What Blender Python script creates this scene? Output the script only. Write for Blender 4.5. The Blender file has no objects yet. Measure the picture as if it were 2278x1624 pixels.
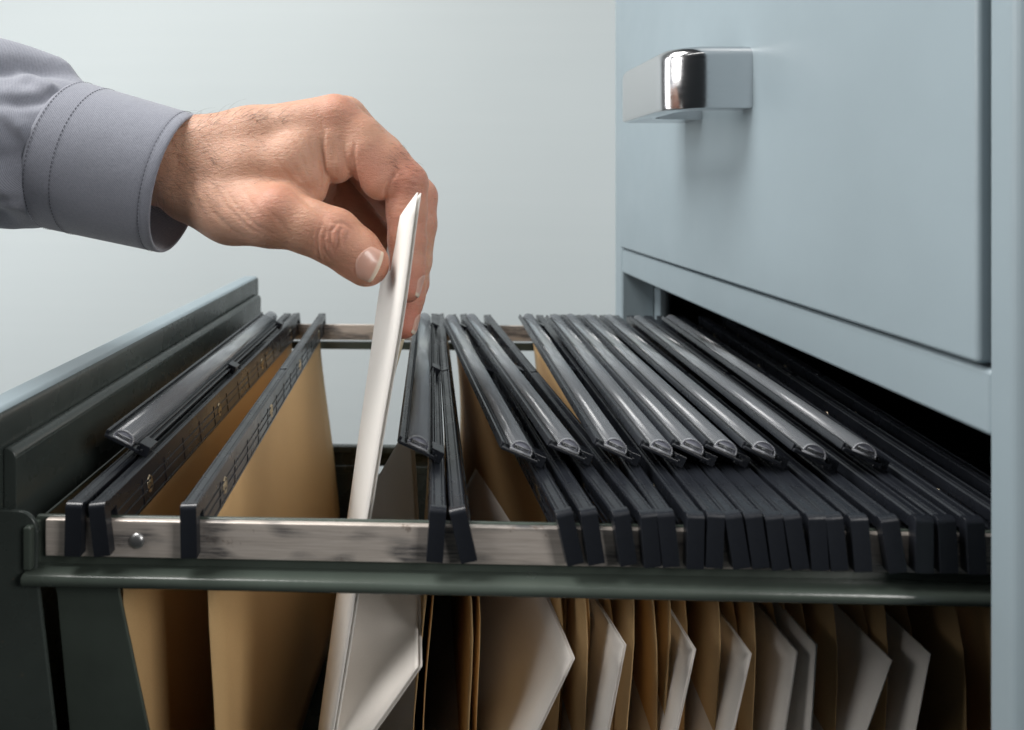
import bpy, bmesh, math, random
import numpy as np
from mathutils import Vector, Matrix

R = math.radians
SC = bpy.context.scene
COL = SC.collection

# ------------------------------------------------------------------ camera, world, lights, exposure
FPX, VX, VY = 1500.0, 930.0, 403.0           # focal length and axis of the lens in picture units (2278 wide)
cam_d = bpy.data.cameras.new('camera')
cam = bpy.data.objects.new('camera', cam_d); COL.objects.link(cam)
cam.location = (0, 0, 0); cam.rotation_euler = (R(90), 0, 0)
cam_d.sensor_width = 36.0; cam_d.lens = 36.0 * FPX / 2278.0
cam_d.shift_x = (1139 - VX) / 2278.0
cam_d.shift_y = -(812 - VY) / 2278.0
cam_d.clip_start = 0.01; cam_d.clip_end = 60
cam_d.dof.use_dof = True; cam_d.dof.focus_distance = 0.345; cam_d.dof.aperture_fstop = 9.0
SC.camera = cam

world = bpy.data.worlds.new('World'); SC.world = world; world.use_nodes = True
world.node_tree.nodes['Background'].inputs[0].default_value = (0.80, 0.92, 1.0, 1)
world.node_tree.nodes['Background'].inputs[1].default_value = 0.025

def area(name, loc, target, sx, sy, power, color=(1, 1, 1)):
    l = bpy.data.lights.new(name, 'AREA'); l.shape = 'RECTANGLE'; l.size = sx; l.size_y = sy
    l.energy = power; l.color = color
    o = bpy.data.objects.new(name, l); COL.objects.link(o); o.location = loc
    o.rotation_euler = (Vector(target) - Vector(loc)).to_track_quat('-Z', 'Y').to_euler()
    return o
area('key_softbox', (-0.60, 0.30, 1.00), (0.05, 0.40, -0.05), 0.60, 0.60, 20.5, (1.0, 0.985, 0.96))
area('fill_softbox', (0.10, -0.36, 0.92), (0.0, 0.36, -0.05), 1.4, 0.06, 1.1, (1.0, 0.985, 0.965))
area('left_softbox', (-0.85, 0.02, 0.30), (0.05, 0.28, -0.12), 0.45, 0.45, 4.5, (1.0, 0.985, 0.965))
area('right_softbox', (0.80, -0.54, 0.38), (-0.04, 0.30, -0.15), 0.36, 0.36, 7.5, (1.0, 0.98, 0.955))
area('added_wall_fill', (-1.45, 0.62, 0.10), (0.15, 1.35, -0.10), 0.45, 1.7, 10.2, (0.98, 0.99, 1.0))  # added light out of view at the left, only brightens the wall
area('added_wall_fill', (1.35, 0.70, 0.05), (0.0, 1.35, -0.05), 0.4, 1.5, 8.4, (0.98, 0.99, 1.0))  # second added light, unseen behind the cabinet, evens out the wall

SC.view_settings.view_transform = 'Standard'; SC.view_settings.look = 'None'
SC.view_settings.exposure = 0.0; SC.view_settings.gamma = 1.0
SC.view_settings.use_curve_mapping = False
SC.render.engine = 'CYCLES'
SC.cycles.use_denoising = True
SC.cycles.max_bounces = 8; SC.cycles.transparent_max_bounces = 16
SC.cycles.caustics_reflective = True; SC.cycles.sample_clamp_indirect = 4.0

def P(px, py, d):
    """real point seen at (px, py) of the photograph, d metres from the lens plane"""
    return Vector(((px - VX) / FPX * d, d, (VY - py) / FPX * d))

# ------------------------------------------------------------------ materials
def lin(r, g, b):
    f = lambda c: (c / 255 / 12.92) if c / 255 <= 0.04045 else ((c / 255 + 0.055) / 1.055) ** 2.4
    return (f(r), f(g), f(b), 1)

class NT:
    def __init__(s, name):
        s.m = bpy.data.materials.new(name); s.m.use_nodes = True
        s.n = s.m.node_tree.nodes; s.l = s.m.node_tree.links
        s.b = s.n['Principled BSDF']; s.out = s.n['Material Output']
        s.tc = s.n.new('ShaderNodeTexCoord')
    def new(s, t, **kw):
        n = s.n.new(t)
        for k, v in kw.items():
            if k in n.inputs: n.inputs[k].default_value = v
            else: setattr(n, k, v)
        return n
    def link(s, a, b): s.l.new(a, b)
    def mapping(s, scale=(1, 1, 1), rot=(0, 0, 0)):
        m = s.n.new('ShaderNodeMapping'); m.inputs['Scale'].default_value = scale; m.inputs['Rotation'].default_value = rot
        s.link(s.tc.outputs['Object'], m.inputs[0]); return m.outputs[0]
    def noise(s, scale, detail=4, rough=.55, vec=None, dist=0):
        n = s.new('ShaderNodeTexNoise', Scale=scale, Detail=detail, Roughness=rough, Distortion=dist)
        s.link(vec if vec is not None else s.tc.outputs['Object'], n.inputs['Vector']); return n.outputs['Fac']
    def ramp(s, fac, stops):
        r = s.n.new('ShaderNodeValToRGB'); e = r.color_ramp.elements
        while len(e) < len(stops): e.new(0.5)
        for k, (p, c) in enumerate(stops):
            e[k].position = p; e[k].color = c if len(c) == 4 else (*c, 1)
        s.link(fac, r.inputs[0]); return r.outputs[0]
    def mix(s, fac, a, b, mode='MIX'):
        m = s.n.new('ShaderNodeMix'); m.data_type = 'RGBA'; m.blend_type = mode
        for sock, v in ((m.inputs[0], fac), (m.inputs[6], a), (m.inputs[7], b)):
            if hasattr(v, 'links'): s.link(v, sock)
            else: sock.default_value = v
        return m.outputs[2]
    def bump(s, h, strength=.3, dist=.001, normal=None):
        b = s.new('ShaderNodeBump', Strength=strength, Distance=dist); s.link(h, b.inputs['Height'])
        if normal is not None: s.link(normal, b.inputs['Normal'])
        s.link(b.outputs[0], s.b.inputs['Normal']); return b.outputs[0]
    def set(s, **kw):
        for k, v in kw.items():
            k = k.replace('_', ' ')
            if hasattr(v, 'links'): s.link(v, s.b.inputs[k])
            else: s.b.inputs[k].default_value = v
        return s

def g(v): return (v, v, v, 1)

def mat_paint(name, col, rough, bump=.05, scale=900, var=.06):
    t = NT(name)
    n = t.noise(9, 5)
    c2 = tuple(x * (1 - var * 2) for x in col[:3]) + (1,)
    c3 = tuple(min(1, x * (1 + var)) for x in col[:3]) + (1,)
    t.set(Base_Color=t.ramp(n, [(.3, c2), (.7, c3)]))
    t.set(Roughness=t.ramp(t.noise(25, 4), [(.3, g(rough * .85)), (.7, g(rough * 1.15))]))
    b = t.bump(t.noise(scale, 2), bump, .0004)
    b2 = t.bump(t.ramp(t.noise(34, 2), [(.73, g(0)), (.80, g(1))]), .18, .001, b)
    t.bump(t.noise(22, 3), .10, .002, b2)
    return t.m

M = {}
M['blue'] = mat_paint('blue_grey_paint', (0.258, 0.319, 0.352, 1), .40, var=.03)
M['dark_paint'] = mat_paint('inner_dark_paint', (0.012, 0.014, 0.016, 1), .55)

def mat_green():
    t = NT('dark_green_enamel')
    n = t.noise(14, 6, .6)
    t.set(Base_Color=t.ramp(n, [(.30, (.036, .044, .041, 1)), (.7, (.056, .068, .062, 1))]))
    sp = t.noise(260, 3)
    t.set(Base_Color=t.mix(t.ramp(sp, [(.70, g(0)), (.76, g(.6))]), t.b.inputs['Base Color'].links[0].from_socket, (.12, .10, .07, 1)))
    t.set(Roughness=t.ramp(t.noise(40, 4), [(.3, g(.22)), (.7, g(.34))]))
    t.bump(t.noise(60, 4), .10, .001)
    return t.m
M['green'] = mat_green()
M['green_light'] = mat_paint('worn_green_enamel', (0.066, 0.082, 0.070, 1), .24, .15, 300, .2)

def mat_rail():
    t = NT('worn_bare_steel')
    n = t.noise(3, 6, .65, t.mapping((14, 60, 420)))
    st = t.noise(2.6, 5, .75, t.mapping((26, 60, 330)))
    blot = t.noise(1.0, 2, .5, t.mapping((20, 20, 60)))
    base = t.ramp(n, [(.25, (.50, .44, .39, 1)), (.55, (.68, .61, .55, 1)), (.8, (.80, .74, .69, 1))])
    msk = t.mix(1.0, t.ramp(st, [(.36, g(.15)), (.62, g(1))]), t.ramp(blot, [(.50, g(0)), (.56, g(.95))]), 'MULTIPLY')
    c = t.mix(msk, base, (.10, .10, .105, 1))
    ru = t.noise(120, 5, .7)
    c = t.mix(t.ramp(ru, [(.62, g(0)), (.70, g(.6))]), c, (.13, .07, .04, 1))
    t.set(Base_Color=c, Metallic=.45, Roughness=t.ramp(st, [(.4, g(.36)), (.7, g(.55))]))
    t.bump(n, .12, .0004)
    return t.m
M['rail'] = mat_rail()

def mat_plastic():
    t = NT('black_bar_plastic')
    n = t.noise(60, 5, .6)
    t.set(Base_Color=t.ramp(n, [(.3, (.0105, .0122, .0160, 1)), (.75, (.018, .0205, .0265, 1))]))
    d = t.noise(1500, 2); d2 = t.noise(35, 3)
    dust = t.mix(1.0, t.ramp(d, [(.70, g(0)), (.76, g(1))]), t.ramp(d2, [(.5, g(0)), (.7, g(1))]), 'MULTIPLY')
    t.set(Base_Color=t.mix(dust, t.b.inputs['Base Color'].links[0].from_socket, (.16, .15, .14, 1)))
    t.set(Roughness=t.ramp(t.noise(45, 4), [(.3, g(.22)), (.7, g(.36))]))
    v = t.mapping((600, 6, 600))
    t.bump(t.noise(1.0, 3, .5, v), .12, .0005)
    return t.m
M['plastic'] = mat_plastic()

def mat_kraft():
    t = NT('tan_kraft_card')
    n = t.noise(7, 4)
    f = t.noise(1400, 3, .7)
    c = t.ramp(n, [(.3, (.52, .335, .152, 1)), (.7, (.59, .39, .185, 1))])
    c = t.mix(t.ramp(f, [(.3, g(.0)), (.7, g(.35))]), c, (.42, .27, .12, 1))
    t.set(Base_Color=c, Roughness=.72)
    b = t.bump(f, .25, .0003)
    return t.m
M['kraft'] = mat_kraft()

def mat_paper(name, col):
    t = NT(name)
    f = t.noise(1600, 3, .7)
    c2 = tuple(x * .95 for x in col[:3]) + (1,)
    t.set(Base_Color=t.ramp(f, [(.3, c2), (.7, col)]), Roughness=.7)
    t.bump(f, .12, .0002)
    return t.m
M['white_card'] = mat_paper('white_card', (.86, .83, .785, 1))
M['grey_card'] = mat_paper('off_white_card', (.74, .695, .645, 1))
M['cream'] = mat_paper('cream_card', (.62, .50, .33, 1))

def mat_chrome():
    t = NT('polished_handle_metal')
    v = t.mapping((40, 40, 500)); n = t.noise(2, 5, .6, v); s = t.noise(300, 4, .6)
    t.set(Base_Color=t.ramp(s, [(.70, (.66, .66, .67, 1)), (.78, (.50, .49, .48, 1))]), Metallic=1.0,
          Roughness=t.ramp(n, [(.3, g(.13)), (.7, g(.22))]))
    t.bump(n, .012, .0003)
    return t.m
M['chrome'] = mat_chrome()
M['brass'] = NT('brass').set(Base_Color=(.55, .47, .34, 1), Metallic=1.0, Roughness=.30).m
M['rivet'] = NT('steel_rivet').set(Base_Color=(.42, .42, .42, 1), Metallic=.9, Roughness=.35).m

def mat_wall():
    t = NT('pale_blue_grey_wall')
    n = t.noise(1.3, 3, .5)
    v = t.mapping((1, 1, 26)); s = t.noise(1.5, 3, .5, v)
    c = t.ramp(n, [(.3, (.60, .65, .655, 1)), (.7, (.635, .685, .69, 1))])
    c = t.mix(t.ramp(s, [(.3, g(.0)), (.7, g(.12))]), c, (.52, .58, .59, 1))
    t.set(Base_Color=c, Roughness=.75)
    return t.m
M['wall'] = mat_wall()

def mat_clear(name, tint=(1, 1, 1, 1), diff=.10, dcol=(.8, .84, .9, 1), lw=.35):
    """clear moulded plastic: see-through with a Fresnel sheen and a little haze"""
    t = NT(name); t.n.remove(t.b)
    tr = t.new('ShaderNodeBsdfTransparent'); tr.inputs[0].default_value = tint
    gl = t.new('ShaderNodeBsdfGlossy'); gl.inputs['Roughness'].default_value = .24
    df = t.new('ShaderNodeBsdfDiffuse'); df.inputs[0].default_value = dcol
    fr = t.new('ShaderNodeFresnel', IOR=1.52)
    v = t.mapping((260, 1.2, 260)); nz = t.noise(1.0, 2, .5, v)
    bp = t.new('ShaderNodeBump', Strength=.06, Distance=.0004); t.link(nz, bp.inputs['Height'])
    pass
    m1 = t.new('ShaderNodeMixShader'); m1.inputs[0].default_value = diff
    t.link(tr.outputs[0], m1.inputs[1]); t.link(df.outputs[0], m1.inputs[2])
    mu = t.new('ShaderNodeMath', operation='MULTIPLY'); t.link(fr.outputs[0], mu.inputs[0]); mu.inputs[1].default_value = 1.1
    mu.use_clamp = True
    m2 = t.new('ShaderNodeMixShader'); t.link(mu.outputs[0], m2.inputs[0])
    t.link(m1.outputs[0], m2.inputs[1]); t.link(gl.outputs[0], m2.inputs[2])
    t.link(m2.outputs[0], t.out.inputs[0])
    return t.m
M['clear'] = mat_clear('clear_tab_plastic', diff=.25, dcol=(.52, .56, .61, 1))
M['clear_end'] = mat_clear('clear_tab_end', diff=.45, dcol=(.62, .64, .78, 1))
M['clear_rim'] = mat_clear('clear_tab_rim', diff=.32, dcol=(.72, .74, .80, 1))
M['clear_dark'] = mat_clear('clear_tab_window', diff=.12, dcol=(.3, .33, .33, 1))
M['insert'] = mat_paper('grey_tab_insert', (.10, .11, .12, 1))

def mat_fabric():
    t = NT('grey_twill_shirt')
    uv = t.n.new('ShaderNodeUVMap')
    mp = t.n.new('ShaderNodeMapping'); t.link(uv.outputs[0], mp.inputs[0])
    mp.inputs['Rotation'].default_value = (0, 0, R(35))
    w = t.new('ShaderNodeTexWave', Scale=420.0, Distortion=1.2, Detail=2.0); w.inputs['Detail Scale'].default_value = 3
    t.link(mp.outputs[0], w.inputs[0])
    n = t.noise(900, 3, .7)
    c = t.mix(t.ramp(w.outputs['Fac'], [(.2, g(0)), (.8, g(1))]), (.158, .167, .205, 1), (.268, .280, .328, 1))
    c = t.mix(t.ramp(n, [(.35, g(0)), (.65, g(.4))]), c, (.30, .31, .365, 1))
    t.set(Base_Color=c, Roughness=.85, Sheen_Weight=.25)
    b0 = t.bump(w.outputs['Fac'], .25, .0004)
    b1 = t.bump(t.noise(700, 3, .7), .25, .0004, b0)
    t.bump(t.noise(42, 3, .5), .28, .0022, b1)
    return t.m
M['fabric'] = mat_fabric()
M['thread'] = NT('dark_grey_thread').set(Base_Color=(.075, .078, .098, 1), Roughness=.9).m

def mat_skin():
    t = NT('skin')
    at = t.new('ShaderNodeAttribute', attribute_name='flush')
    n = t.noise(55, 5, .6); fine = t.noise(420, 3, .6)
    c = t.ramp(n, [(.28, (.505, .270, .178, 1)), (.72, (.61, .35, .24, 1))])
    c = t.mix(t.ramp(fine, [(.45, g(0)), (.75, g(.25))]), c, (.44, .235, .16, 1))
    c = t.mix(at.outputs['Fac'], c, (.52, .165, .118, 1))
    t.set(Base_Color=c, Roughness=t.ramp(t.noise(300, 2), [(.3, g(.40)), (.7, g(.54))]))
    t.b.inputs['Subsurface Weight'].default_value = .35
    t.b.inputs['Subsurface Radius'].default_value = (1.0, .35, .18)
    t.b.inputs['Subsurface Scale'].default_value = .0035
    t.b.inputs['Specular IOR Level'].default_value = .42
    vo = t.new('ShaderNodeTexVoronoi', Scale=620.0, feature='DISTANCE_TO_EDGE')
    wn = t.new('ShaderNodeTexNoise', Scale=180.0, Detail=2.0); t.link(t.tc.outputs['Object'], wn.inputs['Vector'])
    add = t.new('ShaderNodeMixRGB'); add.inputs[0].default_value = .012
    t.link(t.tc.outputs['Object'], add.inputs[1]); t.link(wn.outputs['Color'], add.inputs[2])
    t.link(add.outputs[0], vo.inputs['Vector'])
    cell = t.ramp(vo.outputs['Distance'], [(.0, g(0)), (.22, g(1))])
    msk = t.mix(1.0, cell, t.ramp(t.noise(38, 3), [(.35, g(.25)), (.65, g(1))]), 'MULTIPLY')
    b = t.bump(msk, .22, .0007)
    v = t.mapping((90, 90, 330), (0, R(35), 0)); ln = t.noise(3.0, 5, .65, v, .5)
    t.bump(ln, .50, .0010, b)
    return t.m
M['skin'] = mat_skin()

def mat_nail():
    t = NT('fingernail')
    at = t.new('ShaderNodeAttribute', attribute_name='free_edge')
    c = t.mix(at.outputs['Fac'], (.58, .34, .27, 1), (.72, .60, .49, 1))
    t.set(Base_Color=c, Roughness=.33)
    t.b.inputs['Subsurface Weight'].default_value = .2
    t.b.inputs['Subsurface Radius'].default_value = (1.0, .4, .25)
    t.b.inputs['Subsurface Scale'].default_value = .002
    t.b.inputs['Coat Weight'].default_value = .12; t.b.inputs['Coat Roughness'].default_value = .15
    return t.m
M['nail'] = mat_nail()
M['hair'] = NT('dark_hair').set(Base_Color=(.020, .013, .010, 1), Roughness=.5).m

# ------------------------------------------------------------------ object helpers
def thing(name, label, cat, loc=(0, 0, 0), rotz=0, group=None):
    o = bpy.data.objects.new(name, None); COL.objects.link(o)
    o.empty_display_size = .02
    o.location = loc; o.rotation_euler = (0, 0, rotz); tag(o, label, cat, group); return o
def tag(o, label, cat, group=None):
    o['label'] = label; o['category'] = cat
    if group: o['group'] = group
    return o
def link(name, me, mats, parent=None, smooth=False):
    o = bpy.data.objects.new(name, me); COL.objects.link(o)
    for m in (mats if isinstance(mats, (list, tuple)) else [mats]): me.materials.append(m)
    if smooth:
        for p in me.polygons: p.use_smooth = True
    if parent is not None:
        o.parent = parent
        bpy.context.view_layer.update()
        pm = parent.matrix_world
        o.matrix_parent_inverse = Matrix.Identity(4)
    return o
def obj(name, bm, mats, parent=None, smooth=False, bevel=None, segs=3):
    bmesh.ops.recalc_face_normals(bm, faces=bm.faces[:])
    me = bpy.data.meshes.new(name); bm.to_mesh(me); bm.free()
    o = link(name, me, mats, parent, smooth)
    if bevel:
        md = o.modifiers.new('edge', 'BEVEL'); md.width = bevel; md.segments = segs; md.limit_method = 'ANGLE'; md.angle_limit = R(35)
        md.harden_normals = False
        for p in me.polygons: p.use_smooth = True
        wn = o.modifiers.new('wn', 'WEIGHTED_NORMAL')
    return o

def box(bm, x0, x1, y0, y1, z0, z1, mi=0):
    v = [bm.verts.new(c) for c in ((x0, y0, z0), (x1, y0, z0), (x1, y1, z0), (x0, y1, z0), (x0, y0, z1), (x1, y0, z1), (x1, y1, z1), (x0, y1, z1))]
    for f in ((0, 3, 2, 1), (4, 5, 6, 7), (0, 1, 5, 4), (1, 2, 6, 5), (2, 3, 7, 6), (3, 0, 4, 7)):
        bm.faces.new([v[i] for i in f]).material_index = mi
def prism(bm, poly, y0, y1, axis='y', mi=0, mis=None):
    """extrude a 2D outline along an axis; outline in the other two axes"""
    def pt(a, b, c):
        return {'y': (a, c, b), 'x': (c, a, b), 'z': (a, b, c)}[axis]
    A = [bm.verts.new(pt(a, b, y0)) for a, b in poly]; B = [bm.verts.new(pt(a, b, y1)) for a, b in poly]
    n = len(poly)
    for i in range(n):
        f = bm.faces.new((A[i], A[(i + 1) % n], B[(i + 1) % n], B[i])); f.material_index = mis[i] if mis else mi
    bm.faces.new(A[::-1]).material_index = mi; bm.faces.new(B).material_index = mi
def xform(bm, mtx):
    bmesh.ops.transform(bm, matrix=mtx, verts=bm.verts[:])
def grid_mesh(rows, uv=False):
    """rows: 2D list of points -> bmesh sheet"""
    bm = bmesh.new(); V = [[bm.verts.new(p) for p in r] for r in rows]
    for i in range(len(V) - 1):
        for j in range(len(V[0]) - 1):
            bm.faces.new((V[i][j], V[i][j + 1], V[i + 1][j + 1], V[i + 1][j]))
    return bm
def sheet(name, rows, mat, parent, thick=.0004, sub=2):
    o = obj(name, grid_mesh(rows), mat, parent, True)
    if sub:
        s = o.modifiers.new('sub', 'SUBSURF'); s.levels = sub; s.render_levels = sub; s.boundary_smooth = 'PRESERVE_CORNERS'
    s = o.modifiers.new('thick', 'SOLIDIFY'); s.thickness = thick; s.offset = 0
    return o
def interp(x, xs, ys):
    return float(np.interp(x, xs, ys))

# ------------------------------------------------------------------ the setting
bm = bmesh.new(); box(bm, -4, 4, 1.35, 1.40, -2.5, 3.0)
wall = obj('wall', bm, M['wall']); wall['kind'] = 'structure'

# ------------------------------------------------------------------ filing cabinet
FX = .1926                                      # plane of the cabinet's front
Y0, Y1, YN, YF = .2156, .661, .228, .638        # outer and inner edges of the near and the far post
cab = thing('filing_cabinet', 'pale blue grey metal filing cabinet with its lower drawer pulled open', 'filing cabinet', (FX, (Y0 + Y1) / 2, -.75))
COFF = Matrix.Translation((-FX, -(Y0 + Y1) / 2, .75))
def cobj(name, bm, mats, parent=None, **kw):
    if parent is None: parent = cab; xform(bm, COFF)
    else:
        xform(bm, COFF)
    return obj(name, bm, mats, parent, **kw)

ZG0, ZR0, ZR1 = -.0624, -.0636, -.0867          # upper drawer bottom, cross rail top and bottom
bm = bmesh.new()
# the body as one folded sheet seen from above: side panels with rounded corners and returned posts
def post(bm, yo, yi, sgn):
    pts = []
    r = .004
    for k in range(7):
        a = R(90 * k / 6)
        pts.append((FX + r - r * math.cos(a), yo + sgn * (r - r * math.sin(a))))
    poly = pts + [(FX + .60, yo), (FX + .60, yo + sgn * .0012), (FX + .030, yo + sgn * .0012), (FX + .030, yi), (FX + .0015, yi), (FX, yi - sgn * .0015)]
    prism(bm, poly, -.75, .62, 'z')
post(bm, Y0, YN, 1); post(bm, Y1, YF, -1)
box(bm, FX + .598, FX + .600, Y0 + .002, Y1 - .002, -.75, .62)
box(bm, FX + .001, FX + .598, Y0 + .002, Y1 - .002, .60, .618)
body = cobj('body', bm, M['blue'], smooth=False)
bm = bmesh.new(); box(bm, FX + .0006, FX + .028, YN - .0008, YF + .0008, ZR1, ZR0)
cobj('cross_rail', bm, M['blue'], bevel=.0022)
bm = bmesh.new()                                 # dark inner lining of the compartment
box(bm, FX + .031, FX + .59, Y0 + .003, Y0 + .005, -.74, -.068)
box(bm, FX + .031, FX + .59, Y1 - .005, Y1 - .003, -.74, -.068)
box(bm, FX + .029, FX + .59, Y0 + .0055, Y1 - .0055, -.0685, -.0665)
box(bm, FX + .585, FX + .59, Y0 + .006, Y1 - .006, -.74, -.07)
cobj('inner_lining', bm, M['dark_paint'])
bm = bmesh.new()                                 # curved slide bracket just inside the far post
prism(bm, [(FX + .0335 + .010 * math.sin(R(a)), YF + .012 - .022 + .010 * math.cos(R(a)) + .004) for a in range(0, 181, 15)] + [(FX + .031, YF - .016), (FX + .031, YF + .010)], -.30, -.069, 'z')
cobj('slide_bracket', bm, M['blue'], smooth=False)
# upper drawer
bm = bmesh.new(); box(bm, FX - .0022, FX + .022, YN + .0014, YF - .0014, ZG0, .50)
updr = cobj('upper_drawer', bm, M['blue'], bevel=.0019, segs=4)
# handle : strap bent to a U, outer corners rounded
def handle_mesh():
    yn, yf, p, r, th = .3832, .4815, .0500, .024, .012
    out = [(FX - .0022, yn)]
    for k in range(13):
        a = R(90 * k / 12); out.append((FX - p + r - r * math.sin(a), yn + r - r * math.cos(a)))
    for k in range(13):
        a = R(90 * k / 12); out.append((FX - p + r * .55 - r * .55 * math.cos(a), yf - r * .55 + r * .55 * math.sin(a)))
    out.append((FX - .0022, yf))
    inn = [(FX - .0022, yf - .030)]
    ri = .014
    for k in range(9):
        a = R(90 * k / 8); inn.append((FX - p + th + ri - ri * math.sin(a), yf - .030 - ri + ri * math.cos(a)))
    for k in range(9):
        a = R(90 * k / 8); inn.append((FX - p + th + ri - ri * math.cos(a), yn + th + ri - ri * math.sin(a)))
    inn.append((FX - .0022, yn + th))
    b = bmesh.new(); cap = .0070; z0, z1 = .0413, .0778
    O = [Vector((x, y, 0)) for x, y in out]; n = len(O); N = []
    for k in range(n):                               # inward direction along the outer outline
        t_ = (O[min(k + 1, n - 1)] - O[max(k - 1, 0)]).normalized(); q = Vector((-t_.y, t_.x, 0))
        if k in (0, n - 1): q = Vector((0, 1 if k == 0 else -1, 0))
        if q.dot(Vector((FX, (yn + yf) / 2, 0)) - O[k]) < 0: q = -q
        N.append(q)
    lev = [(z0, .0016), (z0 + .0005, .0005), (z0 + .0016, 0)] + [(z1 - cap + cap * math.sin(R(90 * k / 7)), cap * (1 - math.cos(R(90 * k / 7)))) for k in range(8)]
    V = [[b.verts.new(O[k] + N[k] * o + Vector((0, 0, z))) for k in range(n)] for z, o in lev]
    for a in range(len(lev) - 1):
        for k in range(n - 1): b.faces.new((V[a][k], V[a][k + 1], V[a + 1][k + 1], V[a + 1][k]))
    I0 = [b.verts.new((x, y, z0)) for x, y in inn]; I1 = [b.verts.new((x, y, z1 - .001)) for x, y in inn]
    for k in range(len(inn) - 1): b.faces.new((I0[k], I0[k + 1], I1[k + 1], I1[k]))
    b.faces.new(V[-1] + I1); b.faces.new((V[0] + I0)[::-1])
    b.faces.new([V[a][0] for a in range(len(lev))] + [I1[-1], I0[-1]])
    b.faces.new([V[a][-1] for a in range(len(lev))] + [I1[0], I0[0]])
    return b
bm = handle_mesh()
hd = obj('handle', (xform(bm, COFF), bm)[1], M['chrome'], updr, smooth=True)
hd.modifiers.new('es', 'EDGE_SPLIT').split_angle = R(40)

# ------------------------------------------------------------------ the open drawer (turned two degrees in its slides)
YAW = R(-2.0)
OX, OY = -.1439, .2592
DM = COFF @ Matrix.Translation((OX, OY, 0)) @ Matrix.Rotation(YAW, 4, 'Z')
def dobj(name, bm, mats, parent, **kw):
    xform(bm, DM); return obj(name, bm, mats, parent, **kw)
def D(s, t, z): return Vector((OX, OY, 0)) + Matrix.Rotation(YAW, 3, 'Z') @ Vector((s, t, z))
SE = .62
bm = bmesh.new()
# bottom and the low far side wall with slots, the near side wall
box(bm, -.012, SE, .002, .353, -.424, -.420)
box(bm, -.010, SE, .3545, .3615, -.2465, -.2407)
box(bm, -.010, SE, .3590, .3605, -.2600, -.2466)
box(bm, -.010, SE, .3588, .3606, -.4195, -.2672)
for k in range(11):
    a = -.010 + k * .057
    box(bm, a, a + .047, .3586, .3608, -.2671, -.2601)
box(bm, -.010, SE, -.0050, .0020, -.2560, -.2500)
box(bm, -.010, SE, -.0010, .0005, -.4195, -.2561)
drawer = dobj('open_drawer', bm, M['green'], cab, bevel=.0008, segs=2)
drawer['label'] = 'open lower drawer, dark green inside'
# front panel, pale outside and on top, dark green inside
bm = bmesh.new()
si, th = -.0186, .0155
prof = []; mis = []
r = .0035
zt = -.0890
prof.append((si, -.45)); mis.append(1)
prof.append((si, zt - r - .002)); mis.append(1)
for k in range(6):
    a = R(90 * k / 5); prof.append((si - r + r * math.cos(a), zt - r + r * math.sin(a))); mis.append(0 if k >= 2 else 1)
for k in range(6):
    a = R(90 * k / 5); prof.append((si - th + r - r * math.sin(a), zt - r + r * math.cos(a))); mis.append(0)
prof.append((si - th, -.45)); mis.append(1)
prism(bm, prof, -.045, .372, 'y', 1, mis)
fp = dobj('front_panel', bm, [M['blue'], M['green']], drawer, bevel=.0006, segs=2)
bm = bmesh.new(); 
rr = .004
pr = [(si + .0002, -.42), (si + .0052, -.42), (si + .0052, -.1042 - rr)]
for k in range(6):
    a = R(90 * k / 5); pr.append((si + .0052 - rr + rr * math.cos(a), -.1042 - rr + rr * math.sin(a)))
pr.append((si + .0002, -.1046))
prism(bm, pr, .0036, .3615, 'y')
dobj('inner_panel', bm, M['green'], drawer, bevel=.0008, segs=2)
bm = bmesh.new()                                  # turned-in flange facing the near side
pl = [(-.021, -.42), (.0190, -.42), (.0050, -.21)]
pl += [(-.0022, -.1500), (-.0020, -.1345)]
for k in range(7):
    a = R(90 * k / 6); pl.append((-.0020 - .0075 + .0075 * math.cos(a), -.1345 + .0080 * math.sin(a)))
pl += [(-.021, -.1260)]
prism(bm, pl, -.0012, .0008, 'y')
dobj('side_flange', bm, M['green'], drawer, bevel=.0006, segs=2)
# upright bracket that carries the rail
bm = bmesh.new()
def dl(px, py, d):                                # a seen point in drawer coordinates
    w = P(px, py, d); v = Matrix.Rotation(-YAW, 3, 'Z') @ (w - Vector((OX, OY, 0))); return (v.x, v.z)
prism(bm, [dl(108, 1292, .2625), dl(258, 1294, .2625), dl(262, 1330, .2625), dl(326, 1624, .2625), dl(385, 1900, .2625), dl(166, 1900, .2625), dl(146, 1624, .2625), dl(118, 1330, .2625)], .0055, .0075, 'y')
dobj('support_bracket', bm, M['green_light'], drawer, bevel=.0006, segs=2)
# frame : rolled lower lip, end upright, and the thin edge running back along the front panel
bm = bmesh.new()
lip = []
for k in range(16):
    a = 2 * math.pi * k / 16
    lip.append((.0000 + .0058 * math.copysign(abs(math.cos(a)) ** .7, math.cos(a)), -.1510 + .0028 * math.copysign(abs(math.sin(a)) ** .7, math.sin(a))))
prism(bm, lip, -.0060, SE, 'x')
bmesh.ops.rotate(bm, verts=bm.verts[:], cent=(0, 0, 0), matrix=Matrix.Identity(3))
box(bm, -.0050, SE, .0030, .0052, -.1512, -.1300)
box(bm, -.0062, -.0030, -.0035, .0052, -.1480, -.1315)
box(bm, -.0062, -.0046, .0053, .352, -.150, -.1328)
lip2 = [(.3575 + a, b) for a, b in lip]
prism(bm, [(.3562, -.1530), (.3610, -.1530), (.3610, -.1462), (.3562, -.1462)], -.006, SE, 'x')
dobj('frame', bm, M['green_light'], drawer, bevel=.0012, segs=3)
for nm, t0 in (('hanging_rail', 0.0), ('hanging_rail', .3550)):
    bm = bmesh.new(); box(bm, .0005, SE, t0, t0 + .0026, -.1442, -.1300)
    dobj(nm, bm, M['rail'], drawer, bevel=.0006, segs=2)
bm = bmesh.new()
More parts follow.
